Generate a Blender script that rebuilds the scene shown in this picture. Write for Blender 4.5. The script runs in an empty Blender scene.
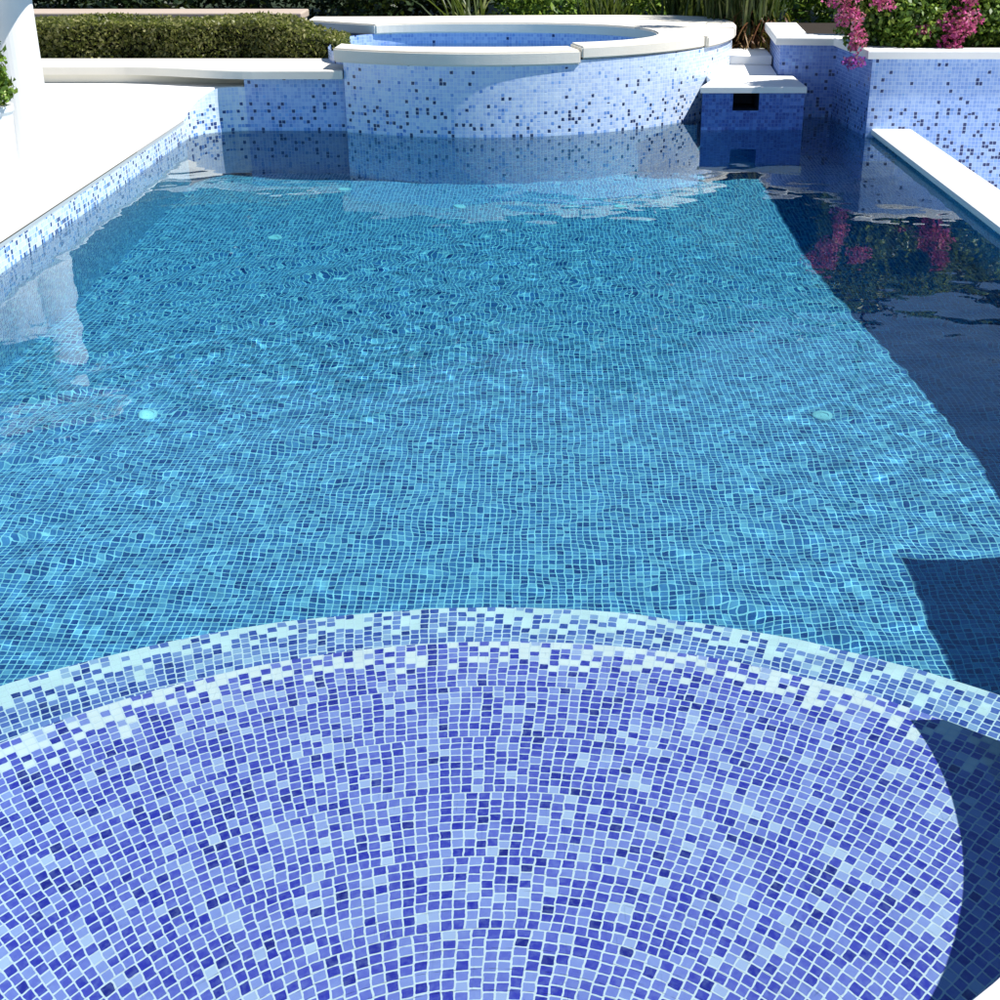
import bpy, bmesh, math, random
import numpy as np
from mathutils import Vector
random.seed(7); rng = np.random.default_rng(11)
PI = math.pi
C = bpy.context.scene.collection
TILE = 0.0268

# ------------------------------------------------------------------ tagging
def tag(o, label=None, cat=None, group=None, kind=None):
    if label: o['label'] = label
    if cat: o['category'] = cat
    if group: o['group'] = group
    if kind: o['kind'] = kind
    return o
def thing(name, label, cat, loc=(0, 0, 0), rotz=0, group=None):
    o = bpy.data.objects.new(name, None); C.objects.link(o)
    o.location = loc; o.rotation_euler = (0, 0, rotz); o.empty_display_size = .1
    return tag(o, label, cat, group)
def link(name, me, mat=None, parent=None, smooth=False):
    if mat: me.materials.append(mat)
    if smooth: me.polygons.foreach_set('use_smooth', [True] * len(me.polygons))
    o = bpy.data.objects.new(name, me); C.objects.link(o)
    if parent:
        o.parent = parent
        o.location = -Vector(parent.location) if parent.type == 'EMPTY' and parent.get('abs') else (0, 0, 0)
    return o
def copy_tree(o, parent=None):
    c = o.copy(); C.objects.link(c); c.parent = parent
    for ch in [x for x in bpy.data.objects if x.parent == o]:
        copy_tree(ch, c)
    return c

# ------------------------------------------------------------------ nodes
class NT:
    def __init__(s, name):
        s.m = bpy.data.materials.new(name); s.m.use_nodes = True
        s.t = s.m.node_tree; s.t.nodes.clear()
        s.out = s.t.nodes.new('ShaderNodeOutputMaterial')
    def n(s, typ, **kw):
        nd = s.t.nodes.new(typ)
        for k, v in kw.items(): setattr(nd, k, v)
        return nd
    def l(s, a, b): s.t.links.new(a, b)
    def val(s, x, sock):
        if isinstance(x, (int, float)): sock.default_value = x
        else: s.l(x, sock)
    def math(s, op, a, b=0.0, c=None, clamp=False):
        nd = s.n('ShaderNodeMath', operation=op, use_clamp=clamp)
        s.val(a, nd.inputs[0]); s.val(b, nd.inputs[1])
        if c is not None: s.val(c, nd.inputs[2])
        return nd.outputs[0]
    def mix(s, f, a, b, blend='MIX'):
        nd = s.n('ShaderNodeMix', data_type='RGBA', blend_type=blend)
        s.val(f, nd.inputs[0])
        for x, k in ((a, 6), (b, 7)):
            if isinstance(x, tuple): nd.inputs[k].default_value = (*x, 1)
            else: s.l(x, nd.inputs[k])
        return nd.outputs[2]
    def ramp(s, f, stops, interp='LINEAR'):
        nd = s.n('ShaderNodeValToRGB'); cr = nd.color_ramp; cr.interpolation = interp
        while len(cr.elements) > 1: cr.elements.remove(cr.elements[-1])
        cr.elements[0].position = stops[0][0]; cr.elements[0].color = (*stops[0][1], 1)
        for p, col in stops[1:]:
            e = cr.elements.new(p); e.color = (*col, 1)
        s.l(f, nd.inputs[0]); return nd.outputs[0]
    def noise(s, scale, detail=2, vec=None, rough=.5):
        nd = s.n('ShaderNodeTexNoise'); nd.inputs['Scale'].default_value = scale
        nd.inputs['Detail'].default_value = detail; nd.inputs['Roughness'].default_value = rough
        if vec is not None: s.l(vec, nd.inputs['Vector'])
        return nd
    def principled(s, col, rough=.5, spec=.5, bump=None, bstr=.1, bdist=.01):
        p = s.n('ShaderNodeBsdfPrincipled')
        if isinstance(col, tuple): p.inputs['Base Color'].default_value = (*col, 1)
        else: s.l(col, p.inputs['Base Color'])
        s.val(rough, p.inputs['Roughness']); p.inputs['Specular IOR Level'].default_value = spec
        if bump is not None:
            b = s.n('ShaderNodeBump'); b.inputs['Strength'].default_value = bstr; b.inputs['Distance'].default_value = bdist
            s.l(bump, b.inputs['Height']); s.l(b.outputs[0], p.inputs['Normal'])
        s.l(p.outputs[0], s.out.inputs[0]); return p

def mosaic(name, stops, grout, white=0.0, white_col=(.8, .85, .85), dots=None, mid=.2, warp=0.0, sheet=0, joint=.13, rough=.22, patch=.25):
    """glass mosaic; UVs are in tile units, so one UV square is one tile."""
    T = NT(name)
    uv = T.n('ShaderNodeUVMap').outputs[0]
    obj = T.n('ShaderNodeTexCoord').outputs['Object']
    wob = T.noise(.9 / TILE, 1, obj)
    wv = T.n('ShaderNodeVectorMath', operation='MULTIPLY_ADD')
    T.l(wob.outputs['Color'], wv.inputs[0]); wv.inputs[1].default_value = (.26, .26, 0)
    wl_ = T.noise(.11 / TILE, 1, obj); wv0 = T.n('ShaderNodeVectorMath', operation='MULTIPLY_ADD')
    T.l(wl_.outputs['Color'], wv0.inputs[0]); wv0.inputs[1].default_value = (warp, 0 if sheet else warp * .45, 0); T.l(uv, wv0.inputs[2]); T.l(wv0.outputs[0], wv.inputs[2])
    src = wv.outputs[0]
    if sheet:       # tiles in neighbouring columns step up and down, least where two mosaic sheets meet
        wv.inputs[1].default_value = (.24, .10, 0)
        su = T.n('ShaderNodeSeparateXYZ'); T.l(uv, su.inputs[0])
        amp = T.math('MAXIMUM', T.math('ABSOLUTE', T.math('SINE', T.math('MULTIPLY', su.outputs[1], PI / sheet))),
                     T.math('MULTIPLY_ADD', su.outputs[1], .25, 1.0, clamp=True))
        sw = T.n('ShaderNodeSeparateXYZ'); T.l(wv.outputs[0], sw.inputs[0])
        w1 = T.n('ShaderNodeTexWhiteNoise', noise_dimensions='1D'); T.l(T.math('FLOOR', sw.outputs[0]), w1.inputs['W'])
        vv = T.math('MULTIPLY_ADD', T.math('MULTIPLY', T.math('SUBTRACT', w1.outputs['Value'], .5), .75), amp, sw.outputs[1])
        cb = T.n('ShaderNodeCombineXYZ'); T.l(sw.outputs[0], cb.inputs[0]); T.l(vv, cb.inputs[1]); src = cb.outputs[0]
    fl = T.n('ShaderNodeVectorMath', operation='FLOOR'); T.l(src, fl.inputs[0])
    fr = T.n('ShaderNodeVectorMath', operation='FRACTION'); T.l(src, fr.inputs[0])
    wn = T.n('ShaderNodeTexWhiteNoise', noise_dimensions='2D'); T.l(fl.outputs[0], wn.inputs['Vector'])
    sepc = T.n('ShaderNodeSeparateColor'); T.l(wn.outputs['Color'], sepc.inputs[0])
    r1, r2, r3 = sepc.outputs[0], sepc.outputs[1], sepc.outputs[2]
    # clumps of darker and lighter sheets
    pn = T.noise(.16, 2, fl.outputs[0]).outputs['Fac']
    f = T.math('ADD', r1, T.math('MULTIPLY', T.math('SUBTRACT', pn, .5), patch), clamp=True)
    col = T.ramp(f, stops)
    # marbling inside each glass tile
    mb = T.noise(1.6, 3, wv.outputs[0]).outputs['Fac']
    col = T.mix(T.math('MULTIPLY', T.math('SUBTRACT', mb, .42, clamp=True), 1.1, clamp=True), col, T.mix(.5, col, (.45, .55, .85)))
    if white > 0:     # scattered white trim tiles in the last rows before the edge
        sf = T.n('ShaderNodeSeparateXYZ'); T.l(fl.outputs[0], sf.inputs[0])
        pr_w = T.math('MULTIPLY', T.math('MULTIPLY_ADD', sf.outputs[1], .145, 1.02, clamp=True), white)
        pr_w = T.math('POWER', pr_w, 1.35)
        col = T.mix(T.math('LESS_THAN', r2, pr_w), col, white_col)
    sep = T.n('ShaderNodeSeparateXYZ'); T.l(fr.outputs[0], sep.inputs[0])
    ax = T.math('ABSOLUTE', T.math('SUBTRACT', sep.outputs[0], .5)); ay = T.math('ABSOLUTE', T.math('SUBTRACT', sep.outputs[1], .5))
    jn = T.noise(2.3, 1, uv).outputs['Fac']
    d = T.math('MAXIMUM', ax, ay)
    corner = T.math('ADD', T.math('MULTIPLY', T.math('ADD', ax, ay), .62), 0)
    d = T.math('MAXIMUM', d, T.math('SUBTRACT', corner, .07))
    edge = T.math('SUBTRACT', .5 - joint / 2 + .035, T.math('MULTIPLY', jn, .07))
    g = T.n('ShaderNodeMapRange', interpolation_type='SMOOTHSTEP'); T.l(d, g.inputs[0])
    T.l(T.math('SUBTRACT', edge, .02), g.inputs[1]); T.l(T.math('ADD', edge, .02), g.inputs[2])
    gm = g.outputs[0]
    if dots:
        z0, z1, d0, d1, dcol = dots       # dot share d0 at height z0 to d1 at z1
        sz = T.n('ShaderNodeSeparateXYZ'); T.l(obj, sz.inputs[0])
        mr = T.n('ShaderNodeMapRange'); T.l(sz.outputs[2], mr.inputs[0])
        mr.inputs[1].default_value = z1; mr.inputs[2].default_value = z0
        mr.inputs[3].default_value = 1; mr.inputs[4].default_value = 0
        pw = T.math('POWER', mr.outputs[0], 1.5)
        dens = T.math('MULTIPLY_ADD', pw, d1 - d0, d0)
        isdot = T.math('LESS_THAN', r3, dens)
        # the same gradient mixes mid-blue tiles in near the water
        midt = T.math('LESS_THAN', r2, T.math('MULTIPLY', pw, mid))
        col = T.mix(midt, col, T.mix(r1, (.10, .24, .62), (.28, .48, .86)))
        col = T.mix(isdot, col, dcol)
    col = T.mix(gm, col, grout)
    dirt = T.noise(1.3, 4, obj).outputs['Fac']
    col = T.mix(T.math('MULTIPLY', dirt, .16), col, T.mix(.5, col, (.30, .34, .36)))
    p = T.principled(col, rough=T.math('MULTIPLY_ADD', gm, .4, rough), spec=.45,
                     bump=T.math('SUBTRACT', 1, gm), bstr=.35, bdist=.0015)
    return T.m

def stone(name, base, var=.06, rough=.7, scale=6, stain=None):
    T = NT(name)
    obj = T.n('ShaderNodeTexCoord').outputs['Object']
    a = T.noise(scale, 6, obj, .65).outputs['Fac']; b = T.noise(scale * 14, 3, obj).outputs['Fac']; c2 = T.noise(.7, 3, obj).outputs['Fac']
    dk = tuple(max(0, x * (1 - 3 * var)) for x in base)
    col = T.mix(a, dk, base)
    col = T.mix(T.math('MULTIPLY', b, .25), col, tuple(min(1, x * 1.05) for x in base))
    if stain: col = T.mix(T.math('MULTIPLY', T.math('SUBTRACT', c2, .45, clamp=True), 2.2, clamp=True), col, stain)
    T.principled(col, rough, .3, bump=T.math('ADD', a, T.math('MULTIPLY', b, .4)), bstr=.25, bdist=.004)
    return T.m

def leafmat(name, stops, rough=.45, trans=.3):
    T = NT(name)
    g = T.n('ShaderNodeNewGeometry')
    obj = T.n('ShaderNodeTexCoord').outputs['Object']
    cl = T.noise(5, 2, obj).outputs['Fac']
    f = T.math('ADD', T.math('MULTIPLY', g.outputs['Random Per Island'], .7), T.math('MULTIPLY', T.math('SUBTRACT', cl, .35), 1.0), clamp=True)
    col = T.ramp(f, stops)
    p = T.principled(col, rough, .4)
    tr = T.n('ShaderNodeBsdfTranslucent'); T.l(T.mix(.5, col, (.25, .35, .04)), tr.inputs[0])
    mx = T.n('ShaderNodeMixShader'); mx.inputs[0].default_value = trans
    T.l(p.outputs[0], mx.inputs[1]); T.l(tr.outputs[0], mx.inputs[2]); T.l(mx.outputs[0], T.out.inputs[0])
    return T.m

def lin(r, g, b):
    f = lambda c: (c / 255 / 12.92) if c <= 10 else ((c / 255 + .055) / 1.055) ** 2.4
    return (f(r), f(g), f(b))

LEDGE = [(0, (.006, .006, .22)), (.10, (.022, .022, .40)), (.34, (.06, .062, .48)), (.66, (.14, .155, .60)), (.9, (.28, .33, .72)), (1, (.52, .60, .82))]
FLOOR = [(0, (.012, .04, .19)), (.2, (.035, .10, .29)), (.5, (.08, .165, .38)), (.8, (.16, .27, .50)), (1, (.36, .48, .62))]
WALLP = [(0, (.50, .64, .88)), (.5, (.62, .74, .92)), (1, (.74, .83, .94))]
M = {}
M['ledge'] = mosaic('ledge_mosaic', LEDGE, (.72, .78, .83), white=.72, white_col=(.84, .87, .86), joint=.145, warp=.5, sheet=8)
M['step'] = mosaic('step_mosaic', [(p, tuple(.5 * a + .5 * b for a, b in zip(x, y))) for (p, x), (_, y) in zip(LEDGE, [FLOOR[0], FLOOR[1], FLOOR[2], FLOOR[3], FLOOR[4], FLOOR[4]])], (.78, .83, .86), white=.76, white_col=(.80, .87, .86), joint=.15, warp=.5, sheet=8)
M['floor'] = mosaic('floor_mosaic', FLOOR, (.74, .80, .82), joint=.15, warp=.35)
M['wall'] = mosaic('wall_mosaic', [(0, (.43, .57, .87)), (.5, (.53, .67, .91)), (1, (.67, .79, .95))], (.72, .80, .90), dots=(.60, -.05, .010, .125, (.012, .03, .12)), joint=.12)
M['wall_under'] = mosaic('deep_wall_mosaic', [(p, tuple(min(.8, 1.5 * a) for a in c)) for p, c in FLOOR], (.70, .78, .84), joint=.16)
M['wall_side'] = mosaic('side_wall_mosaic', WALLP, (.74, .82, .88), dots=(.28, -.10, .015, .28, (.02, .05, .20)), mid=.45, joint=.12)
M['wall_blue'] = mosaic('blue_wall_mosaic', [(0, (.22, .34, .72)), (.5, (.32, .46, .80)), (1, (.44, .58, .86))], (.45, .58, .82), dots=(.62, 0, .015, .09, (.012, .03, .14)), joint=.12)
M['deck'] = stone('white_deck_stone', (.84, .83, .80), .02, .75, 3, (.78, .76, .71))
M['coping'] = stone('cream_coping_stone', (.80, .76, .67), .04, .7, 8, (.66, .58, .47))
M['render'] = stone('cream_render', (.72, .69, .60), .05, .8, 10, (.55, .52, .45))
M['tancoping'] = stone('tan_coping_stone', (.50, .41, .34), .08, .8, 12, (.36, .30, .25))
M['white'] = stone('white_painted_plaster', (.82, .82, .81), .015, .6, 9)
M['soil'] = stone('dark_soil', (.035, .025, .018), .2, .95, 20)
M['grass'] = stone('shaded_lawn', (.03, .05, .018), .2, .95, 30)
M['fitting'] = stone('white_plastic', (.86, .88, .86), .01, .3, 20)
M['grate'] = stone('grey_plastic_grate', (.45, .50, .52), .02, .4, 20)
M['bark'] = stone('bark', (.10, .075, .05), .2, .9, 22)
M['darkhole'] = stone('skimmer_mouth', (.03, .04, .07), .1, .6, 9)
M['hedge'] = leafmat('hedge_leaves', [(0, (.03, .04, .012)), (.35, (.12, .135, .036)), (.7, (.27, .27, .085)), (1, (.44, .40, .20))], trans=.4)
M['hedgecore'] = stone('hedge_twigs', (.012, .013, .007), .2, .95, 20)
M['green'] = leafmat('shrub_leaves', [(0, (.02, .045, .008)), (.4, (.075, .15, .02)), (.75, (.19, .31, .04)), (1, (.42, .50, .09))])
M['lime'] = leafmat('lime_leaves', [(0, (.05, .10, .01)), (.5, (.16, .28, .02)), (1, (.40, .50, .06))])
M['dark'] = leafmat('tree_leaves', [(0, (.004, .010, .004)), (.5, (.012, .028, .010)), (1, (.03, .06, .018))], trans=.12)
M['strap'] = leafmat('strap_leaves', [(0, (.008, .02, .005)), (.45, (.04, .07, .018)), (.8, (.14, .17, .05)), (1, (.34, .34, .14))])
M['dryleaf'] = leafmat('dry_leaves', [(0, (.06, .02, .012)), (.5, (.16, .06, .03)), (1, (.30, .18, .08))])
M['pink'] = leafmat('magenta_bracts', [(0, (.22, .01, .09)), (.45, (.58, .04, .26)), (.8, (.80, .16, .42)), (1, (.92, .45, .62))], rough=.6, trans=.4)
M['purple'] = leafmat('purple_bracts', [(0, (.18, .01, .25)), (1, (.50, .08, .55))], rough=.6, trans=.4)

# water
T = NT('pool_water')
gl = T.n('ShaderNodeBsdfGlass'); gl.inputs['IOR'].default_value = 1.333; gl.inputs['Roughness'].default_value = 0
gl.inputs['Color'].default_value = (1, 1, 1, 1)
T.l(gl.outputs[0], T.out.inputs[0])
M['water'] = T.m
T = NT('water_tint'); va = T.n('ShaderNodeVolumeAbsorption'); va.inputs['Color'].default_value = (.20, .865, .95, 1); va.inputs['Density'].default_value = .96
T.l(va.outputs[0], T.out.inputs[1]); M['tint'] = T.m

# ------------------------------------------------------------------ mesh helpers
def mesh_uv(name, verts, faces, uvs, mats=None):
    """uvs: per-face list of per-corner uv (tile units)"""
    me = bpy.data.meshes.new(name); me.from_pydata(verts, [], faces)
    ul = me.uv_layers.new(name='UVMap')
    flat = [c for f in uvs for p in f for c in p]
    ul.data.foreach_set('uv', flat)
    if mats is not None: me.polygons.foreach_set('material_index', mats)
    me.update(); return me

def box_mesh(name, bxs, bevel=0.0):
    bm = bmesh.new()
    for (x0, x1, y0, y1, z0, z1) in bxs:
        r = bmesh.ops.create_cube(bm, size=1)
        for v in r['verts']:
            v.co = Vector(((x0 + x1) / 2 + v.co.x * (x1 - x0), (y0 + y1) / 2 + v.co.y * (y1 - y0), (z0 + z1) / 2 + v.co.z * (z1 - z0)))
    if bevel: bmesh.ops.bevel(bm, geom=list(bm.edges), offset=bevel, segments=2, affect='EDGES', profile=.5)
    me = bpy.data.meshes.new(name); bm.to_mesh(me); bm.free(); return me

def prism_mesh(name, outline, z0, z1, bevel=0.0):
    """closed polygon outline extruded from z0 to z1"""
    bm = bmesh.new()
    lo = [bm.verts.new((x, y, z0)) for x, y in outline]; hi = [bm.verts.new((x, y, z1)) for x, y in outline]
    n = len(outline)
    bm.faces.new(hi); bm.faces.new(lo[::-1])
    for i in range(n): bm.faces.new((lo[i], lo[(i + 1) % n], hi[(i + 1) % n], hi[i]))
    bmesh.ops.recalc_face_normals(bm, faces=bm.faces)
    if bevel:
        ed = [e for e in bm.edges if len(e.link_faces) == 2 and abs(e.verts[0].co.z - z1) < 1e-5 and abs(e.verts[1].co.z - z1) < 1e-5]
        bmesh.ops.bevel(bm, geom=ed, offset=bevel, segments=3, affect='EDGES', profile=.5)
    bmesh.ops.triangulate(bm, faces=[f for f in bm.faces if len(f.verts) > 4])
    me = bpy.data.meshes.new(name); bm.to_mesh(me); bm.free(); return me

def wall_strip(pts, z0, z1, u0=0.0, closed=False):
    """vertical tiled skin along a plan polyline; UV in tiles; visible side = right of travel"""
    V, F, U = [], [], []
    if closed: pts = pts + [pts[0]]
    u = u0
    for i, (x, y) in enumerate(pts):
        if i: u += math.dist(pts[i - 1], pts[i]) / TILE
        V += [(x, y, z0), (x, y, z1)]
        if i:
            a = 2 * (i - 1); F.append((a, a + 2, a + 3, a + 1))
            up_ = u - math.dist(pts[i - 1], pts[i]) / TILE
            U.append(((up_, z0 / TILE), (u, z0 / TILE), (u, z1 / TILE), (up_, z1 / TILE)))
    return V, F, U
def join(*parts):
    V, F, U = [], [], []
    for v, f, u in parts:
        o = len(V); V += v; F += [tuple(i + o for i in q) for q in f]; U += u
    return V, F, U

def arc(cx, cy, rx, ry, a0, a1, n):
    return [(cx + rx * math.cos(math.radians(a0 + (a1 - a0) * i / n)), cy + ry * math.sin(math.radians(a0 + (a1 - a0) * i / n))) for i in range(n + 1)]

# ------------------------------------------------------------------ world constants
XL, XR = -2.66, 2.45
YB = 10.62                       # back wall of the pool
YS = 2.775                        # shoulders of the near bay
DECK = .157
EX, EY, EA, EB = -.15, 2.54, 1.30, 1.235     # elliptical bay
WZ = .058
FD, LD, SD = -1.25, -.25, -.42   # floor, ledge, step levels
R1, c1 = 1.78, (-.10, 1.385)
R2, c2 = 2.22, (-.15, 1.272)

# ================================================================== POOL
pool = thing('swimming_pool', 'long rectangular pool lined with blue glass mosaic, curved shallow ledge at the near end', 'swimming pool')
# floor
def grid_plane(x0, x1, y0, y1, z):
    V = [(x0, y0, z), (x1, y0, z), (x1, y1, z), (x0, y1, z)]
    return V, [(0, 1, 2, 3)], [[(x / TILE, y / TILE) for x, y, _ in V]]
def floor_z(y):
    q = max(0, min(1, (y - 4.8) / 4.0)); return FD - .32 * q * q * (3 - 2 * q)
fy = [2.4] + list(np.linspace(4.4, 9.2, 25)) + [11.95]; V, F, U = [], [], []
for j, y in enumerate(fy):
    V += [(XL - .1, y, floor_z(y)), (XR + .25, y, floor_z(y))]
    if j:
        F.append((2 * j - 2, 2 * j - 1, 2 * j + 1, 2 * j)); y0 = fy[j - 1]
        U.append([((XL - .1) / TILE, y0 / TILE), ((XR + .25) / TILE, y0 / TILE), ((XR + .25) / TILE, y / TILE), ((XL - .1) / TILE, y / TILE)])
link('pool_floor', mesh_uv('pool_floor', V, F, U), M['floor'], pool)

# polar ledge: rows follow the curved edge, columns fan out; a sheet is 12 rows, and columns align inside a sheet
def polar(name, ctr, r_in, r_out, z, a0, a1, mats, matpick, parent, sheet=8, row_shift=0):
    V, F, U, MI = [], [], [], []
    r = r_out; k = 0
    while r > r_in:
        rr = max(r - TILE, r_in)
        s = k // sheet
        rm = max(.25, r_out - (s + .5) * sheet * TILE) + .36
        nseg = max(24, int((a1 - a0) * r / .07))
        ncol = rm / TILE                      # tiles per radian
        off = (s * 0.37 + row_shift) % 1
        for i in range(nseg):
            t0 = a0 + (a1 - a0) * i / nseg; t1 = a0 + (a1 - a0) * (i + 1) / nseg
            b = len(V)
            for (q, tt) in ((rr, t0), (rr, t1), (r, t1), (r, t0)):
                V.append((ctr[0] + q * math.sin(tt), ctr[1] + q * math.cos(tt), z))
            F.append((b, b + 3, b + 2, b + 1))
            v0, v1 = -k - 1 + .001, -k - .001
            ua, ub, uc, ud = [math.atan2(q * math.sin(tt) + .04, q * math.cos(tt) + .36) * ncol + off for q, tt in ((rr, t0), (r, t0), (r, t1), (rr, t1))]
            U.append([(ua, v0), (ub, v1), (uc, v1), (ud, v0)])
            MI.append(matpick(k))
        r = rr; k += 1
    me = mesh_uv(name, V, F, U, MI)
    for m in mats: me.materials.append(M[m])
    o = bpy.data.objects.new(name, me); C.objects.link(o); o.parent = parent
    return o
polar('sun_ledge', c1, .05, R1, LD, -PI * .62, PI * .62, ['ledge'], lambda k: 0, pool)
polar('pool_step', c2, R2 - .62, R2, SD, -PI * .62, PI * .62, ['step'], lambda k: 0, pool)
# risers
a = [(c1[0] + R1 * math.sin(t), c1[1] + R1 * math.cos(t)) for t in np.linspace(PI * .62, -PI * .62, 90)]
b = [(c2[0] + R2 * math.sin(t), c2[1] + R2 * math.cos(t)) for t in np.linspace(PI * .62, -PI * .62, 90)]
link('step_riser', mesh_uv('riser', *join(wall_strip(a, SD, LD), wall_strip(b, FD, SD))), M['wall_under'], pool)
# bay wall and shoulders and side walls (above the water pale, below blue)
th0 = math.degrees(math.asin((YS - EY) / EB))
bay = arc(EX, EY, EA, EB, 180 - th0, 360 + th0, 72)
left_pts = [(XL, YS)] + bay + [(XR, YS)]
lc = [(XL + .38 - .38 * math.sin(q), YB - .42 + .42 * math.cos(q)) for q in np.linspace(0, PI / 2, 14)]
side = lc + [(XL, YS)]
near = left_pts
link('side_wall', mesh_uv('side_wall', *join(wall_strip(side + bay + [(XR, YS)], -.06, DECK - .042))), M['wall_side'], pool)
M['wall_painted_shade'] = mosaic('painted_shade_mosaic', [(0, (.004, .01, .06)), (.5, (.01, .03, .13)), (1, (.03, .07, .22))], (.06, .10, .2), joint=.14)  # underwater shade on the far corner and bench footing, painted into the tiles
link('deep_wall', mesh_uv('deep_corner', *wall_strip(lc, -1.62, -.03)), M['wall_painted_shade'], pool)
link('deep_wall', mesh_uv('deep_wall', *join(wall_strip([(XL, YB - .42), (XL, YS)] + bay + [(XR, YS)], -1.62, -.06), wall_strip([(XR + .2, YS), (XR + .2, 10.36)], -1.62, WZ - .05))), M['wall_under'], pool)
cv, cf, cu = wall_strip(lc, DECK - .042, DECK + .1)
for i_, (x_, y_) in enumerate(lc): cv[2 * i_ + 1] = (x_, y_, DECK - .019 + .185 * max(0, min(1, (y_ - 10.22) / .34)))
cu = [((a_[0], cv[f_[0]][2] / TILE), (b_[0], cv[f_[1]][2] / TILE), (c_[0], cv[f_[2]][2] / TILE), (d_[0], cv[f_[3]][2] / TILE)) for f_, (a_, b_, c_, d_) in zip(cf, cu)]
link('corner_wall', mesh_uv('corner', cv, cf, cu), M['wall_side'], pool)
link('joint_band', mesh_uv('joint', *wall_strip([(XL, YB - .42), (XL, YS)] + bay + [(XR, YS)], DECK - .042, DECK - .021)), M['grate'], pool)
# back deep wall
link('deep_wall', mesh_uv('deep_back', *wall_strip([(XR, 10.36), (2.0, 10.6), (1.3, 11.6), (1.3, 11.7)] if False else [(XR + .3, 11.9), (1.2, 11.9), (1.2, 10.9), (-1.0, 10.9)], -1.62, -.02)), M['wall_under'], pool)

# weir on the right: a low white-topped beam with the ground lower beyond it
link('weir_wall', mesh_uv('weir_wall', *join(
                                             wall_strip([(XR + .28, 10.35), (XR + .28, -1)], -.75, WZ - .05, 50))), M['wall_under'], pool)
link('weir_coping', box_mesh('weir_coping', [(XR - .01, XR + .29, 4.37, 10.345, WZ - .044, WZ)], .012), M['deck'], pool)
link('weir_core', box_mesh('weir_core', [(XR + .203, XR + .275, 4.37, 10.345, -1.62, WZ - .052)]), M['render'], pool)

# inlets
def inlet(x, y):
    bm = bmesh.new()
    prof = [(.0, .006), (.008, .006), (.009, .003), (.012, .006), (.027, .006), (.031, .014), (.043, .014), (.048, .010), (.050, .0)]
    n = 28; rings = []
    for r, z in prof[1:]:
        rings.append([bm.verts.new((r * math.cos(2 * PI * i / n), r * math.sin(2 * PI * i / n), z)) for i in range(n)])
    cv = bm.verts.new((0, 0, prof[0][1]))
    for i in range(n): bm.faces.new((cv, rings[0][i], rings[0][(i + 1) % n]))
    for a_, b_ in zip(rings, rings[1:]):
        for i in range(n): bm.faces.new((a_[i], b_[i], b_[(i + 1) % n], a_[(i + 1) % n]))
    me = bpy.data.meshes.new('inlet'); bm.to_mesh(me); bm.free()
    return me
inme = inlet(0, 0); inme.materials.append(M['fitting'])
for p in [(-1.82, 5.793), (1.273, 5.783), (-1.783, 8.831), (-0.608, 9.646), (0.536, 9.647), (-1.493, 10.125)]:
    o = bpy.data.objects.new('inlet', inme); C.objects.link(o); o.parent = pool; o.location = (p[0], p[1], floor_z(p[1]) + .001)

# water with real ripples
SP = .02
xs = np.arange(XL - .02, XR + .262, SP); ys = np.arange(1.0, 11.9, SP)
GX, GY = np.meshgrid(xs, ys)
H = np.zeros_like(GX)
for i in range(70):
    lam = math.exp(rng.uniform(math.log(.07), math.log(.55))); th = rng.normal(PI / 2, .85) if i % 3 else rng.uniform(0, 2 * PI)
    k = 2 * PI / lam; ph = rng.uniform(0, 2 * PI)
    slope = .0030 * (lam / .2) ** .25
    H += slope / k * np.sin(k * (GX * math.cos(th) + GY * math.sin(th)) + ph + .8 * np.sin(GX * 1.3 + i) + .8 * np.sin(GY * .9 + 2 * i))
env = np.interp(ys, [1, 3, 4.5, 6.5, 8.3, 9.6, 11], [.45, .6, .85, .95, .6, .14, .07])[:, None]
mod = .75 + .45 * np.sin(GX * 1.1 + GY * .7 + 1) * np.sin(GY * 1.7 - GX * .6)
H *= env * mod
nx, ny = len(xs), len(ys)
V = np.stack([GX, GY, H], -1).reshape(-1, 3)
ii = np.arange(nx * ny).reshape(ny, nx)
F = np.stack([ii[:-1, :-1], ii[:-1, 1:], ii[1:, 1:], ii[1:, :-1]], -1).reshape(-1, 4)
def np_mesh(name, V, F):
    me = bpy.data.meshes.new(name); me.vertices.add(len(V)); me.vertices.foreach_set('co', V.astype(np.float32).ravel())
    k = F.shape[1]; me.loops.add(F.size); me.loops.foreach_set('vertex_index', F.astype(np.int32).ravel())
    me.polygons.add(len(F)); me.polygons.foreach_set('loop_start', np.arange(0, F.size, k, dtype=np.int32)); me.polygons.foreach_set('loop_total', np.full(len(F), k, dtype=np.int32))
    me.update(calc_edges=True); me.validate(); return me
water = link('pool_water', np_mesh('pool_water', V, F), M['water'], None, True)
tag(water, kind='structure'); water.name = 'pool_water'
water.cycles.is_caustics_caster = True
tint = link('pool_water_body', box_mesh('water_body', [(XL - .03, XR + .268, .95, 11.95, -1.70, .012)]), M['tint'])
tag(tint, kind='structure')

# ================================================================== DECK
deck_out = [(XL - .012, YS + .0)] + [(x, y) for x, y in arc(EX, EY, EA - .012, EB - .012, 180 - th0, 360 + th0, 72)] + [(XR - .012, YS + .0), (XR - .012, 4.36), (9, 4.36), (9, -8), (-12, -8), (-12, 10.80)]
deck_out += [(XL + .38, 10.80)] + [(XL + .38 - .392 * math.sin(q), YB - .42 + .432 * math.cos(q)) for q in np.linspace(0, PI / 2, 14)]
dk = link('pool_deck', prism_mesh('pool_deck', deck_out, DECK - .022, DECK, .006), M['deck'])
tag(dk, kind='structure')
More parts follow.
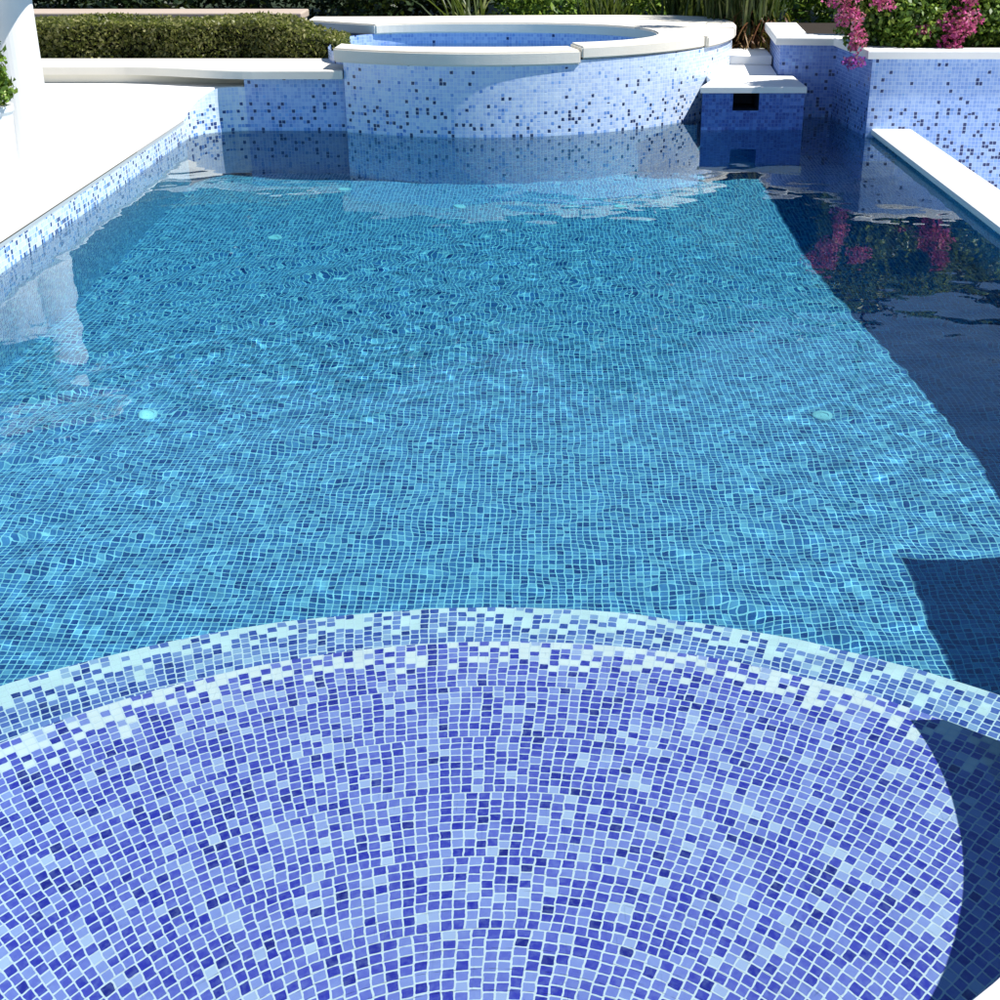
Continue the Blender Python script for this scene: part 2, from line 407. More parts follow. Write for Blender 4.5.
# the deck rises gently to the foot of the bench wall and round the far corner
def edge_x(y): return XL - .016 if y <= YB - .42 else XL + .38 - .396 * math.sqrt(max(0, 1 - ((y - YB + .42) / .436) ** 2)) if y < YB + .015 else XL + .379
def rise(x, y):
    cl = lambda v: max(0, min(1, v)); sm = lambda v: v * v * (3 - 2 * v)
    return DECK + .003 + .165 * max(sm(cl((y - 9) / 1.3)) * sm(cl((XL - .03 - x) / .6)), sm(cl((y - 10.22) / .34)))
ysr = list(np.linspace(9, YB - .42, 16)) + list(np.linspace(YB - .40, YB + .016, 18)) + [10.7, 10.80]
fx = [0, .008, .02, .035, .05, .065, .1, .3, 1]
V = [(edge_x(y) * (1 - f_) - 12 * f_, y, rise(edge_x(y) * (1 - f_) - 12 * f_, y)) for y in ysr for f_ in fx]; nf = len(fx)
V += [(x, y, DECK - .03) for x, y, z in V]; nv = len(ysr) * nf
F = [(j * nf + i, (j + 1) * nf + i, (j + 1) * nf + i + 1, j * nf + i + 1) for j in range(len(ysr) - 1) for i in range(nf - 1)]
F += [(j * nf, j * nf + nv, (j + 1) * nf + nv, (j + 1) * nf) for j in range(len(ysr) - 1)]
me = bpy.data.meshes.new('deck_rise'); me.from_pydata(V, [], F)
tag(link('deck_rise', me, M['deck'], None, True), kind='structure')

# ground sheet with a hole for the pool garden
def ring_ground(x0, x1, y0, y1, S, z):
    V = [(-S, -S, z), (S, -S, z), (S, S, z), (-S, S, z), (x0, y0, z), (x1, y0, z), (x1, y1, z), (x0, y1, z)]
    return V, [(0, 1, 5, 4), (1, 2, 6, 5), (2, 3, 7, 6), (3, 0, 4, 7)]
me = bpy.data.meshes.new('ground'); me.from_pydata(*[ring_ground(-11, 8.5, -7, 12.35, 400, .18)[0], [], ring_ground(-11, 8.5, -7, 12.35, 400, .18)[1]])
tag(link('ground', me, M['grass']), kind='structure')
tag(link('lower_terrace', box_mesh('lower_terrace', [(XR + .29, 8.6, 4.3, 10.6, -.8, -.75)]), M['deck']), kind='structure')

# right raised block beside the near deck (casts the square shadow)
rb = thing('raised_bed', 'raised mosaic bed beside the near right deck', 'garden bed', (3.2, 3.4, DECK))
rb['abs'] = 1

# ================================================================== SPA
spa = thing('raised_spa', 'round raised spa faced with pale blue mosaic and dark speckles under cream coping', 'spa', (-.3, 12, 0)); spa['abs'] = 1
sc, sr = (-.5, 12.42), 2.12
front = [(sc[0] + sr * math.cos(math.radians(t)), sc[1] + sr * math.sin(math.radians(t))) for t in np.linspace(241.5, 360, 60)]
back_o = [(1.57, 12.7), (1.42, 12.93), (1.15, 13.05), (.8, 13.08), (0, 13.06), (-.9, 12.98), (-1.4, 12.94), (-2.05, 12.92)]
outer = front + back_o + [(-2.2, 12.4), (-2.15, 11.6), (-1.511, 11.3)]
SH = .51
wl = mesh_uv('spa_wall', *wall_strip(front, -.06, SH + .03))
link('spa_wall', wl, M['wall'], spa)
link('spa_wall', mesh_uv('spa_under', *wall_strip(front, -1.62, -.06)), M['wall_under'], spa)
link('side_panel', mesh_uv('spa_side', *join(wall_strip([(front[0][0], 11.5), front[0]], -1.62, SH), wall_strip([front[-1]] + back_o + [(-2.1, 12.4), (-2.1, 11.6)], -.2, SH, 9))), M['wall_blue'], spa)
# basin: inner ellipse
def ell(t, g=0.0):
    c_, s_ = math.cos(math.radians(t)), math.sin(math.radians(t)); e = 2 / (3.4 if c_ < 0 else 2.3)
    return (-.40 + (1.33 + g) * math.copysign(abs(c_) ** e, c_), 11.52 + (.88 + g) * math.copysign(abs(s_) ** e, s_))
BI = [ell(t) for t in np.linspace(0, 360, 145)[:-1]]
V, F, U = wall_strip(BI, .04, .545, closed=True)
F = [f[::-1] for f in F]; U = [u[::-1] for u in U]
link('basin', mesh_uv('basin', V, F, U), M['wall_blue'], spa)
link('basin_floor', prism_mesh('basin_floor', BI, -.02, .04), M['wall_under'], spa)
# coping pieces as swept slabs between an inner and an outer line
def slab(name, inner, outer_, z0, z1, mat, parent, bev=.012):
    bm = bmesh.new(); n = len(inner)
    P = [[bm.verts.new((x, y, z)) for x, y in L] for L, z in ((outer_, z0), (outer_, z1), (inner, z1), (inner, z0))]
    for i in range(n - 1):
        for k in range(4): bm.faces.new((P[k][i], P[k][i + 1], P[(k + 1) % 4][i + 1], P[(k + 1) % 4][i]))
    bm.faces.new([P[k][0] for k in range(4)][::-1]); bm.faces.new([P[k][-1] for k in range(4)])
    bmesh.ops.recalc_face_normals(bm, faces=bm.faces)
    ed = [e for e in bm.edges if not e.is_boundary and e.calc_face_angle(0) > .7]
    bmesh.ops.bevel(bm, geom=ed, offset=bev, segments=2, affect='EDGES')
    me = bpy.data.meshes.new(name); bm.to_mesh(me); bm.free()
    return link(name, me, mat, parent)
def cir(r, a0, a1, n): return [(sc[0] + r * math.cos(math.radians(t)), sc[1] + r * math.sin(math.radians(t))) for t in np.linspace(a0, a1, n)]
A0, A1 = 239.5, 291
slab('front_coping', [ell(t, -.02) for t in np.linspace(214, 293, 30)], cir(sr + .018, A0, A1, 30), SH, SH + .10, M['coping'], spa)
slab('front_coping', [ell(t, -.02) for t in np.linspace(293.6, 355, 30)], cir(sr + .012, A1 + .3, 326, 30), SH + .035, SH + .125, M['coping'], spa)
ro = cir(sr + .03, 326.5, 361, 8) + [(1.60, 12.72), (1.46, 12.95), (1.2, 13.08), (.8, 13.12), (.4, 13.12), (0, 13.1), (-.4, 13.08), (-.9, 13.02), (-1.4, 12.98), (-1.9, 12.96), (-2.1, 12.96)]
ri = [ell(t, -.02) for t in np.linspace(355.5, 360 + 134, len(ro) - 1)] + [(-2.1, 12.62)]
def resample(L, n):
    d = [0]
    for a_, b_ in zip(L, L[1:]): d.append(d[-1] + math.dist(a_, b_))
    q = np.linspace(0, d[-1], n); A = np.array(L)
    return [(float(x), float(y)) for x, y in zip(np.interp(q, d, A[:, 0]), np.interp(q, d, A[:, 1]))]
ri = [ell(t, -.02) for t in np.linspace(355.5, 360 + 134, 80)] + [(-2.1, 12.62)]
ro = resample(ro, 60); ri = resample(ri, 60)
slab('rear_coping', ri, ro, SH + .03, SH + .115, M['coping'], spa)
# fill between basin and wall below copings
swm = prism_mesh('spa_water', BI, .40, .455)
T = NT('spa_water'); g2 = T.n('ShaderNodeBsdfGlass'); g2.inputs['IOR'].default_value = 1.333; g2.inputs['Roughness'].default_value = .0
ob = T.n('ShaderNodeTexCoord').outputs['Object']; nb = T.noise(9, 2, ob).outputs['Fac']; bp = T.n('ShaderNodeBump'); bp.inputs['Strength'].default_value = .25; bp.inputs['Distance'].default_value = .02
T.l(nb, bp.inputs['Height']); T.l(bp.outputs[0], g2.inputs['Normal'])
tr = T.n('ShaderNodeBsdfTransparent'); tr.inputs[0].default_value = (.80, .95, 1, 1)
fz = T.n('ShaderNodeFresnel'); fz.inputs[0].default_value = 1.333; T.l(bp.outputs[0], fz.inputs['Normal'])
gg = T.n('ShaderNodeBsdfGlossy'); gg.inputs['Roughness'].default_value = .02; T.l(bp.outputs[0], gg.inputs['Normal'])
mxx = T.n('ShaderNodeMixShader'); T.l(fz.outputs[0], mxx.inputs[0]); T.l(tr.outputs[0], mxx.inputs[1]); T.l(gg.outputs[0], mxx.inputs[2]); T.l(mxx.outputs[0], T.out.inputs[0])
me = bpy.data.meshes.new('spa_water'); me.from_pydata([(x, y, .455) for x, y in BI], [], [tuple(range(len(BI)))])
tag(link('spa_water', me, T.m), kind='structure')

# ================================================================== BACK WALL (left) with bench coping
bw = thing('bench_wall', 'low cream bench wall with coping slab running behind the left deck to the spa', 'wall', (-2, 11, 0)); bw['abs'] = 1
link('wall_face', mesh_uv('bench_tiles', *wall_strip([(XL + .379, YB), (-1.50, YB)], -.02, .39)), M['wall_blue'], bw)
link('footing', mesh_uv('bench_foot', *wall_strip([(XL + .379, YB), (-1.50, YB)], -1.62, -.02)), M['wall_painted_shade'], bw)
link('wall_body', box_mesh('bench_body', [(-12, XL + .36, 10.815, 11.25, .32, .389), (-12, XL + .36, 10.84, 11.25, .1, .32), (XL + .382, -1.52, YB + .01, 11.25, -.3, .388)]), M['render'], bw)
cop = [(-12, 10.79)] + [(-3.3 + 1.1 * q, 10.79 - .26 * (3 * q * q - 2 * q ** 3)) for q in np.linspace(0, 1, 16)] + [(-1.52, 10.53), (-1.52, 11.28), (-12, 11.28)]
link('coping', prism_mesh('bench_coping', cop, .39, .455, .012), M['coping'], bw)

# rear wall behind hedge
rw = thing('rear_wall', 'tan topped garden wall running behind the clipped hedge', 'wall', (-6, 13.1, 0)); rw['abs'] = 1
link('wall_body', box_mesh('rear_body', [(-12, -2.2, 12.95, 13.2, .1, .60)]), M['render'], rw)
link('coping', box_mesh('rear_coping', [(-12, -2.19, 12.85, 13.28, .60, .665)], .012), M['tancoping'], rw)

# ================================================================== RIGHT PLANTER
pl = thing('raised_planter', 'tall raised planter of pale blue mosaic with white coping, holding flowering shrubs', 'planter', (3, 11, 0)); pl['abs'] = 1
pface = [(7.5, 10.33), (2.40, 10.33), (2.34, 11.25), (1.88, 11.28), (1.96, 12.4)][::-1]
PH = .56
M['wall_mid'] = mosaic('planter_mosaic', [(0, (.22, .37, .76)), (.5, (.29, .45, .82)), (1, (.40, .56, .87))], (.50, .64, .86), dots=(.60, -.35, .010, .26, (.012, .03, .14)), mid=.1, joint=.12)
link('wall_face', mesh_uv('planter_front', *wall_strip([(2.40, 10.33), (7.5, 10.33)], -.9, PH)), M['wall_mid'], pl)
link('wall_face', mesh_uv('planter_side', *wall_strip([(1.97, 12.4), (1.88, 11.30), (2.32, 11.26), (2.40, 10.331)], -1.62, PH, 31)), mosaic('shade_side_mosaic', [(0, (.09, .18, .58)), (.5, (.14, .26, .68)), (1, (.22, .36, .76))], (.24, .36, .68), dots=(.62, -.1, .02, .18, (.012, .03, .14)), joint=.12), pl)  # darker copy of the planter tiles; shade on this side is in the colour
co = [(2.36, 10.31), (7.5, 10.31), (7.5, 10.50), (2.62, 10.50), (2.55, 11.48), (2.13, 11.52), (2.20, 12.45), (1.92, 12.45), (1.83, 11.24), (2.28, 11.20)]
link('coping', prism_mesh('planter_coping', co, PH, PH + .06, .012), M['deck'], pl)
link('soil', prism_mesh('planter_soil', [(7.5, 10.4), (7.5, 13.5), (2.1, 13.5), (2.1, 11.45), (2.45, 11.4), (2.5, 10.4)], .2, .52), M['soil'], pl)

# channel wall with its dark opening, under a white slab
cw = thing('channel_wall', 'small blue tiled wall with a dark square opening under a white slab, between spa and planter', 'wall', (1.6, 10.7, 0)); cw['abs'] = 1
YC = 10.64
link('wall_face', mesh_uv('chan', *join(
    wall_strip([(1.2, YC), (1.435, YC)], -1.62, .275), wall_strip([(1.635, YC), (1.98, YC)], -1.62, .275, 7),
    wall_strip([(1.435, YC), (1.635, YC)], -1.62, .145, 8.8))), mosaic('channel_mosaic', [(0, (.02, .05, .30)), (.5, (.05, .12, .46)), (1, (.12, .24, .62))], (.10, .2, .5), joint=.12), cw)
link('opening', box_mesh('opening', [(1.415, 1.434, YC + .002, YC + .4, .13, .275), (1.636, 1.655, YC + .002, YC + .4, .13, .275), (1.434, 1.636, YC + .38, YC + .4, .13, .275), (1.434, 1.636, YC + .002, YC + .38, .13, .144)]), M['darkhole'], cw)
link('slab', prism_mesh('chan_slab', [(1.18, YC - .02), (1.9, YC - .02), (1.99, YC - .02), (1.99, 11.26), (1.87, 11.27), (1.95, 12.4), (1.5, 13.2), (1.3, 12.9), (1.3, 11.0)], .277, .325, .01), M['deck'], cw)
link('step', prism_mesh('chan_step', [(1.5, 11.95), (1.92, 11.95), (1.95, 12.5), (1.6, 12.6), (1.5, 12.5)], .327, .40, .01), M['deck'], cw)

# ================================================================== PILLAR
pr = thing('garden_pillar', 'round white column with square cap standing on the left deck', 'pillar', (-3.10, 8.2, DECK))
link('shaft', prism_mesh('shaft', arc(0, 0, .16, .16, 0, 360, 48)[:-1], 0, 1.12), M['white'], pr, False)
link('cap', box_mesh('cap', [(-.25, .25, -.25, .25, 1.12, 1.18), (-.32, .32, -.32, .32, 1.181, 1.24)], .012), M['white'], pr)

# ================================================================== FOLIAGE
def leaves(P, N, L, W, jit=.6, fold=.25):
    """one diamond leaf (2 tris as folded quad) per point P, roughly facing N; returns V,F"""
    n = len(P)
    d = rng.normal(size=(n, 3)); d /= np.linalg.norm(d, axis=1)[:, None]
    nn = N * (1 - jit) + rng.normal(size=(n, 3)) * jit; nn /= np.linalg.norm(nn, axis=1)[:, None] + 1e-9
    a = np.cross(nn, d); a /= np.linalg.norm(a, axis=1)[:, None] + 1e-9
    b = np.cross(nn, a)
    l = L * rng.uniform(.6, 1.3, (n, 1)); w = W * rng.uniform(.7, 1.2, (n, 1))
    V = np.stack([P - a * l * .5, P - b * w * .5 + nn * w * fold, P + a * l * .5, P + b * w * .5 + nn * w * fold], 1).reshape(-1, 3)
    F = np.arange(n * 4).reshape(-1, 4)
    return V, F
def blob_pts(blobs, n, shell=.5):
    vol = np.array([b[3] * b[4] * b[5] for b in blobs]) ** .67; pr_ = vol / vol.sum()
    idx = rng.choice(len(blobs), n, p=pr_)
    B = np.array(blobs)[idx]
    d = rng.normal(size=(n, 3)); d /= np.linalg.norm(d, axis=1)[:, None]
    r = rng.uniform(shell ** 3, 1, (n, 1)) ** (1 / 3) * rng.uniform(.9, 1.12, (n, 1))
    return B[:, :3] + d * r * B[:, 3:6], d
def foliage(name, blobs, n, L, W, mat, parent, shell=.5, jit=.6):
    P, N = blob_pts(blobs, n, shell); V, F = leaves(P, N, L, W, jit)
    return link(name, np_mesh(name, V, F), mat, parent)
def tube_mesh(name, paths, seg=7):
    bm = bmesh.new()
    for pts in paths:
        prev = None
        for i, (p, r) in enumerate(pts):
            p = Vector(p); q = Vector(pts[min(i + 1, len(pts) - 1)][0]) - Vector(pts[max(i - 1, 0)][0])
            q.normalize(); u = q.orthogonal().normalized(); v = q.cross(u)
            if prev and False: pass
            ring = [bm.verts.new(p + (u * math.cos(2 * PI * k / seg) + v * math.sin(2 * PI * k / seg)) * r) for k in range(seg)]
            if prev:
                # match nearest start vertex to avoid twist
                j0 = min(range(seg), key=lambda j: (ring[j].co - prev[0].co).length); ring = ring[j0:] + ring[:j0]
                for k in range(seg): bm.faces.new((prev[k], prev[(k + 1) % seg], ring[(k + 1) % seg], ring[k]))
            prev = ring
        if prev: bm.faces.new(prev)
    bmesh.ops.recalc_face_normals(bm, faces=bm.faces)
    me = bpy.data.meshes.new(name); bm.to_mesh(me); bm.free(); return me

# hedge: clipped box of small leaves over a dark core
hg = thing('clipped_hedge', 'low clipped olive green hedge growing behind the cream bench wall', 'hedge', (-5.5, 11.9, 0)); hg['abs'] = 1
hx0, hx1, hy0, hy1, hz0, hz1 = -11, -1.66, 11.36, 12.05, .30, .72
n = 52000
sel = rng.uniform(0, 1, n); P = np.empty((n, 3)); N = np.zeros((n, 3))
P[:, 0] = rng.uniform(hx0, hx1, n); P[:, 1] = rng.uniform(hy0, hy1, n); P[:, 2] = rng.uniform(hz0, hz1, n)
fr_ = sel < .55; P[fr_, 1] = hy0 + np.abs(rng.normal(0, .035, fr_.sum())); N[fr_] = (0, -1, .2)
tp = (sel >= .55) & (sel < .92); P[tp, 2] = hz1 - np.abs(rng.normal(0, .03, tp.sum())); N[tp] = (0, 0, 1)
en = sel >= .92; P[en, 0] = hx1 - np.abs(rng.normal(0, .04, en.sum())); N[en] = (1, 0, .2)
P[:, 1] += .03 * np.sin(P[:, 0] * 7) * fr_; P[:, 2] += .015 * np.sin(P[:, 0] * 5 + 1) * tp
taper = np.clip((P[:, 0] - (hx1 - .45)) / .45, 0, 1); P[:, 2] -= taper * .16 * (P[:, 2] - hz0) / (hz1 - hz0); P[:, 1] += taper * .1
V, F = leaves(P, N, .042, .022, .75)
link('foliage', np_mesh('hedge_leaves', V, F), M['hedge'], hg)
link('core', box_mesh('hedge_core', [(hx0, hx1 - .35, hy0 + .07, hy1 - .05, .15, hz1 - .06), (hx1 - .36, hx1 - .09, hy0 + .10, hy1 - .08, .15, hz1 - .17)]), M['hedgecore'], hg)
tag(link('planting_bed', box_mesh('planting_bed', [(-12, -2.2, 11.29, 12.94, .1, .3)]), M['soil']), kind='structure')

# bush beside pillar
def bush(name, label, cat, loc, blobs, n, L, W, mat, group=None, stems=6, shell=.35, extra=None, core=True):
    t = thing(name, label, cat, loc, 0, group)
    foliage('foliage', blobs, n, L, W, M[mat], t, shell)
    cx = sum(b_[0] for b_ in blobs) / len(blobs)
    paths = []
    for i in range(stems):
        b_ = random.choice(blobs); x1, y1, z1 = b_[0] + random.uniform(-.5, .5) * b_[3], b_[1] + random.uniform(-.5, .5) * b_[4], b_[2]
        x0, y0 = random.uniform(-.08, .08) + cx * .6, random.uniform(-.06, .06)
        paths.append([((x0, y0, 0), .012), (((x0 + x1) / 2 + .03, (y0 + y1) / 2, z1 * .5), .009), ((x1, y1, z1), .004)])
    link('stems', tube_mesh('stems', paths, 6), M['bark'], t, True)
    for (nm, bl, k, l_, w_, m_) in (extra or []): foliage(nm, bl, k, l_, w_, M[m_], t, .1, .8)
    return t
pot = bush('leafy_shrub', 'leafy green shrub in a white pot before the white column on the left edge', 'potted plant', (-3.02, 7.5, DECK),
     [(0, 0, .72, .14, .15, .16), (.05, -.03, .58, .13, .13, .10), (-.14, .03, .68, .18, .16, .18), (-.02, .02, .88, .09, .10, .10)], 3600, .042, .022, 'green')
link('pot', tube_mesh('pot', [[((0, 0, 0), .10), ((0, 0, .03), .11), ((0, 0, .44), .135), ((0, 0, .46), .145), ((0, 0, .49), .145)]], 28), M['white'], pot, False)
# bougainvilleas and shrubs along the planter (z = soil top)
SZ = .52
bush('bougainvillea', 'bougainvillea with magenta and purple flowers spilling over the planter corner', 'shrub', (2.52, 10.75, SZ),
     [(0, 0, .35, .34, .25, .35), (-.18, -.05, .55, .24, .22, .25), (.22, -.1, .25, .30, .22, .22), (.05, 0, .68, .28, .22, .20)], 9000, .05, .03, 'green', 'flowering shrubs in the planter', 8,
     extra=[('blossom', [(-.36, -.30, .46, .16, .10, .08), (-.30, -.34, .32, .11, .08, .09), (-.24, -.40, .17, .07, .06, .10), (-.05, -.3, .42, .1, .06, .06)], 640, .030, .028, 'pink'),
            ('blossom', [(-.26, -.45, .02, .09, .05, .05)], 110, .03, .028, 'purple')])
bush('bougainvillea', 'bougainvillea with a hanging magenta cluster amid green leaves right along the planter', 'shrub', (3.06, 10.85, SZ),
     [(0, 0, .35, .40, .3, .36), (-.25, .05, .5, .28, .24, .32), (.28, -.1, .28, .30, .24, .26), (.0, -.05, .62, .3, .24, .24)], 9500, .05, .03, 'green', 'flowering shrubs in the planter', 8,
     extra=[('blossom', [(.0, -.36, .28, .17, .09, .11), (-.06, -.38, .13, .10, .07, .08), (.06, -.34, .46, .08, .08, .08), (-.26, -.32, .22, .07, .06, .05)], 640, .030, .028, 'pink')])
bush('green_shrub', 'yellow green shrub at the right end of the planter', 'shrub', (4.1, 10.8, SZ),
     [(0, 0, .3, .38, .3, .3), (-.22, -.05, .2, .24, .2, .22), (.3, 0, .25, .3, .25, .25)], 7000, .05, .03, 'green',
     extra=[('new_growth', [(-.1, -.2, .35, .22, .15, .15)], 700, .045, .025, 'lime')])
bush('green_shrub', 'dense mid green shrub just right of the hanging magenta cluster', 'shrub', (3.55, 10.75, SZ),
     [(0, 0, .28, .28, .22, .28), (.02, .06, .48, .26, .22, .24)], 6500, .045, .028, 'green')
bush('lime_shrub', 'lime yellow shrub behind the magenta flowers of the planter corner', 'shrub', (2.62, 11.5, SZ),
     [(0, 0, .25, .25, .2, .25), (-.12, 0, .4, .16, .16, .16)], 3000, .05, .03, 'lime')

# strap-leaved plants behind spa / channel
def strap(name, label, loc, n, L, spread, mat, dry=0, trunk=0, group=None, w=.022):
    t = thing(name, label, 'plant', loc, 0, group)
    for part, k, m_ in (('leaves', n, mat), ('dry_leaves', dry, 'dryleaf')):
        if not k: continue
        V, F = [], []
        for i in range(k):
            az = random.uniform(0, 2 * PI); l_ = L * random.uniform(.6, 1.1); s_ = spread * random.uniform(.2, 1.1)
            if part == 'dry_leaves': l_ *= .55; s_ *= 1.3
            z0 = trunk * random.uniform(.3, 1) if part == 'leaves' else trunk * random.uniform(.0, .8)
            seg = 5; dx, dy = math.cos(az), math.sin(az); ww = w * random.uniform(.6, 1.2)
            b0 = len(V); tw = random.uniform(-.6, .6); ox, oy = random.gauss(0, .10), random.gauss(0, .08)
            for j in range(seg + 1):
                f_ = j / seg; r_ = s_ * f_ ** 1.3 * l_ + .02; z_ = z0 + l_ * (f_ - .55 * (s_) * f_ ** 2.6)
                if part == 'dry_leaves': z_ = z0 + .05 - l_ * f_ * .4 * f_ + .02
                wj = ww * (1 - f_ ** 3) + .002
                V += [(ox + dx * r_ - dy * wj, oy + dy * r_ + dx * wj, z_), (ox + dx * r_ + dy * wj, oy + dy * r_ - dx * wj, z_ + tw * wj)]
                if j: F.append((b0 + 2 * j - 2, b0 + 2 * j - 1, b0 + 2 * j + 1, b0 + 2 * j))
        me = bpy.data.meshes.new(part); me.from_pydata(V, [], F); link(part, me, M[m_], t)
    if trunk: link('trunk', tube_mesh('trunk', [[((0, 0, 0), .05), ((.02, 0, trunk * .5), .045), ((0, 0, trunk), .04)]], 8), M['bark'], t, True)
    return t
strap('strappy_plant', 'tall strap leaved plant with reddish dry base beside the channel slab', (1.66, 12.85, .30), 300, .95, .5, 'strap', 260, .38, w=.008)
strap('strappy_plant', 'strap leaved plant with pale stems touching the planter coping', (1.84, 12.62, .33), 260, 1.0, .42, 'strap', 220, .42, w=.008)
strap('strappy_plant', 'arching grassy plant behind the right end of the spa coping', (1.35, 13.4, .18), 240, .9, .4, 'strap', 120, .3, w=.010)
strap('strappy_plant', 'low arching plant behind the middle of the spa coping', (.62, 14.0, .18), 150, .7, .5, 'strap', 10, .1, w=.011)
strap('strappy_plant', 'sparse arching plant behind the left part of the spa coping', (-.75, 14.1, .18), 36, .85, .75, 'strap', 6, .1, w=.012)

# dark shrubs and trees behind
def shrub_mesh(n, L, seed):
    random.seed(seed)
    bl = [(random.uniform(-.5, .5), random.uniform(-.4, .4), random.uniform(.25, .9), random.uniform(.3, .45), random.uniform(.3, .4), random.uniform(.25, .4)) for _ in range(8)]
    P, N = blob_pts(bl, n, .3); V, F = leaves(P, N, L, L * .5); return np_mesh('shrub_crown', V, F)
smesh = [shrub_mesh(2600, .09, s_) for s_ in (1, 2)]
for m_ in smesh: m_.materials.append(M['green'])
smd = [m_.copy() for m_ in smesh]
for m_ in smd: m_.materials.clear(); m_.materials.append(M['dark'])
k = 0
shr = [(-6.2, 0), (-5.1, 0), (-4.1, 0), (-3.0, 0), (-2.0, 0), (-1.0, 0), (0.1, 1), (1.1, 1), (2.1, 0), (3.0, 1), (4.0, 1), (5.0, 0)]
where = ['leftmost, beyond the white column', 'behind the left end of the hedge', 'behind the middle of the hedge', 'behind the right half of the hedge', 'behind the right end of the hedge',
         'behind the left end of the spa', 'behind the middle of the spa', 'behind the right half of the spa', 'behind the strappy plants', 'behind the planter corner', 'behind the flowering shrubs', 'behind the right end of the planter']
for i, (x, g_) in enumerate(shr):
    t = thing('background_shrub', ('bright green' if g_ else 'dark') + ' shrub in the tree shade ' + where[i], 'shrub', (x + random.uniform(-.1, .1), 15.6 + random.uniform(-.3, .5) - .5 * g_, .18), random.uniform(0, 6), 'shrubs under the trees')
    o = bpy.data.objects.new('foliage', (smesh if g_ else smd)[i % 2]); C.objects.link(o); o.parent = t
    t.scale = (1.1, 1.1, .9)
def tree_parts(seed):
    random.seed(seed)
    bl = [(random.uniform(-1.2, 1.2), random.uniform(-1.2, 1.2), random.uniform(1.7, 3.6), random.uniform(.6, 1.0), random.uniform(.6, 1.0), random.uniform(.45, .75)) for _ in range(17)]
    P, N = blob_pts(bl, 15000, .45); V, F = leaves(P, N, .17, .09); cr = np_mesh('crown', V, F)
    paths = [[((0, 0, 0), .14), ((.05, 0, 1.2), .11), ((0, .05, 2.4), .07)]]
    for b_ in bl[:9]: paths.append([((.03, 0, 1.3), .06), ((b_[0] * .5, b_[1] * .5, 1.3 + (b_[2] - 1.3) * .6), .04), (b_[:3], .015)])
    return cr, tube_mesh('trunk', paths, 8)
tps = [tree_parts(s_) for s_ in (5, 6, 9)]
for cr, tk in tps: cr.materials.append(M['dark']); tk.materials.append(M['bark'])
tl = ['beyond the left column', 'left of the hedge', 'behind the hedge', 'between hedge and spa', 'behind the left of the spa', 'behind the middle of the spa', 'behind the right of the spa', 'behind the strappy plants', 'behind the planter']
for i, x in enumerate([-8.6, -6.9, -5.2, -3.5, -1.8, -.2, 1.5, 3.2, 4.9]):
    t = thing('shade_tree', 'dense dark shade tree standing ' + tl[i], 'tree', (x, 17.6 + random.uniform(-.5, .5), .18), random.uniform(0, 6), 'shade trees beyond the pool garden')
    t.scale = (1, 1, [1.0, 1.1, 1.05, 1.15, 1.05, 1.0, 1.05, .9, .75][i])
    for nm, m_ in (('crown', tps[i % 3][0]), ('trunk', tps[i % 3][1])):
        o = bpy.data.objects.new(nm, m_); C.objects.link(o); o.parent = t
random.seed(3)
# slender young palm in planter, seen mostly as a reflection
t = thing('slender_tree', 'slender thin trunked young tree rising from the planter', 'tree', (2.87, 11.8, SZ))
link('trunk', tube_mesh('sl_trunk', [[((0, 0, 0), .03), ((.03, 0, 1), .025), ((-.02, 0, 2), .022), ((.0, 0, 2.9), .015)]], 8), M['bark'], t, True)
foliage('crown', [(0, 0, 2.95, .16, .16, .2), (.05, 0, 3.15, .12, .12, .15)], 260, .07, .035, M['dark'], t, .2)

# raised bed (out of frame, casts the square shadow on the pool floor)
link('wall_face', mesh_uv('bed_face', *wall_strip([(XR + .012, -1.5), (XR + .012, 4.355), (6, 4.355)][::-1], -.9, .75)), M['wall_blue'], rb)
link('coping', box_mesh('bed_coping', [(XR - .01, 6, -1.5, 4.37, .75, .81)], .01), M['deck'], rb)
link('bed_body', box_mesh('bed_body', [(XR + .02, 6, -1.5, 4.34, DECK + .002, .748)]), M['render'], rb)

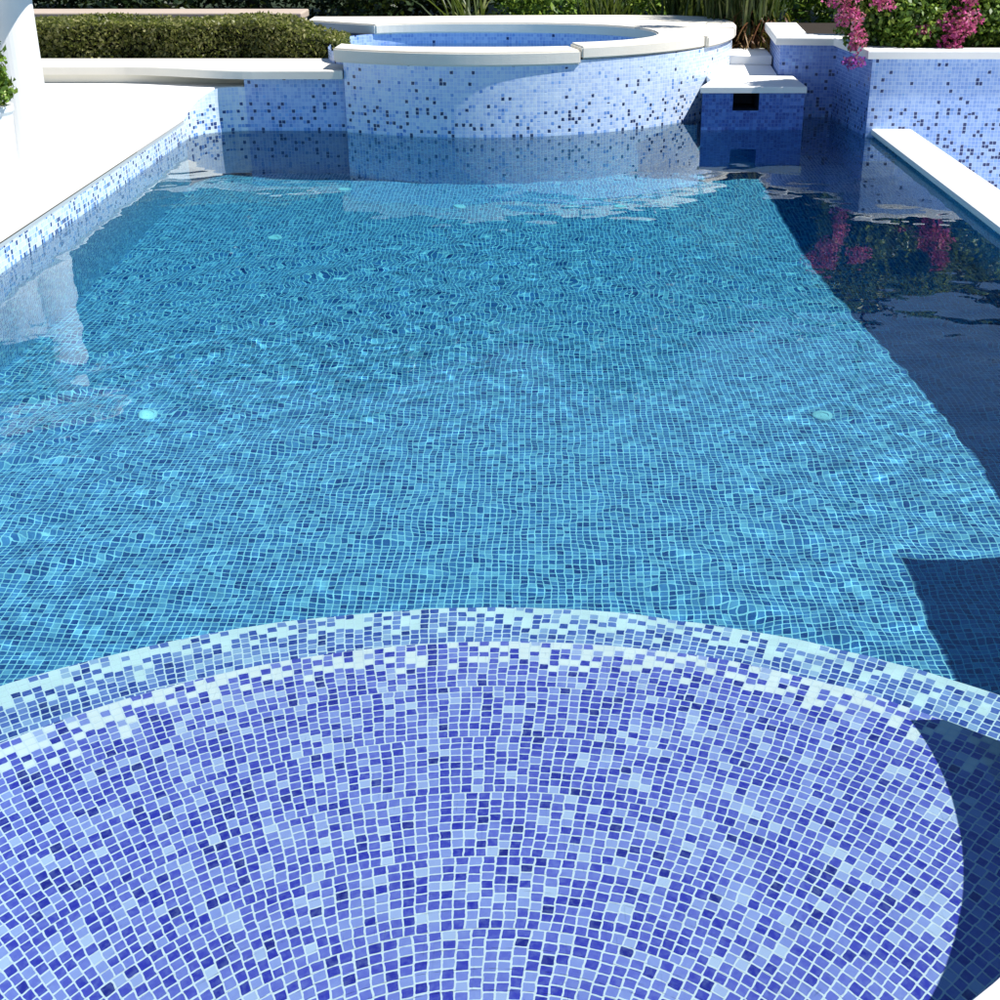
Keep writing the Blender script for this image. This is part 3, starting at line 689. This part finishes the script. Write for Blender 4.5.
# ================================================================== caustic receivers
for o in bpy.data.objects:
    if o.type == 'MESH' and o is not water:
        if o.parent and o.parent.name.split('.')[0] in ('swimming_pool', 'raised_spa', 'bench_wall', 'channel_wall', 'raised_planter'):
            o.cycles.is_caustics_receiver = True

# ================================================================== LIGHT
sdir = Vector((.665, -.075, 1)).normalized()
el = math.asin(sdir.z); az = math.atan2(sdir.x, sdir.y)
w = bpy.data.worlds.new('World'); bpy.context.scene.world = w; w.use_nodes = True
nt = w.node_tree; bg = nt.nodes['Background']
sky = nt.nodes.new('ShaderNodeTexSky'); sky.sky_type = 'NISHITA'; sky.sun_disc = False
sky.sun_elevation = el; sky.sun_rotation = az; sky.air_density = 1.0; sky.dust_density = 0.05; sky.ozone_density = 4
nt.links.new(sky.outputs[0], bg.inputs[0]); bg.inputs[1].default_value = .08
sl = bpy.data.lights.new('sun', 'SUN'); sl.energy = 5; sl.angle = math.radians(.53); sl.color = (1, .965, .90)
so = bpy.data.objects.new('sun', sl); C.objects.link(so); so.rotation_euler = sdir.to_track_quat('Z', 'Y').to_euler()
so.location = (6, -3, 9)
sl.cycles.is_caustics_light = True

# ================================================================== CAMERA
cam = bpy.data.cameras.new('camera'); co_ = bpy.data.objects.new('camera', cam); C.objects.link(co_)
FPX = 1350
cam.sensor_width = 36; cam.lens = 36 * FPX / 1000; cam.clip_end = 2000; cam.clip_start = .05
co_.location = (0, 0, 1.75); co_.rotation_euler = (PI / 2 - math.atan(620 / FPX), 0, 0)
cam.shift_x = -.045
S = bpy.context.scene; S.camera = co_
S.view_settings.view_transform = 'Standard'; S.view_settings.look = 'None'; S.view_settings.exposure = .6; S.view_settings.gamma = 1
S.cycles.max_bounces = 10; S.cycles.transmission_bounces = 8; S.cycles.glossy_bounces = 4; S.cycles.diffuse_bounces = 3; S.cycles.transparent_max_bounces = 8
S.cycles.caustics_refractive = True; S.cycles.caustics_reflective = False; S.cycles.blur_glossy = .3
S.cycles.use_denoising = True; S.cycles.sample_clamp_indirect = 6
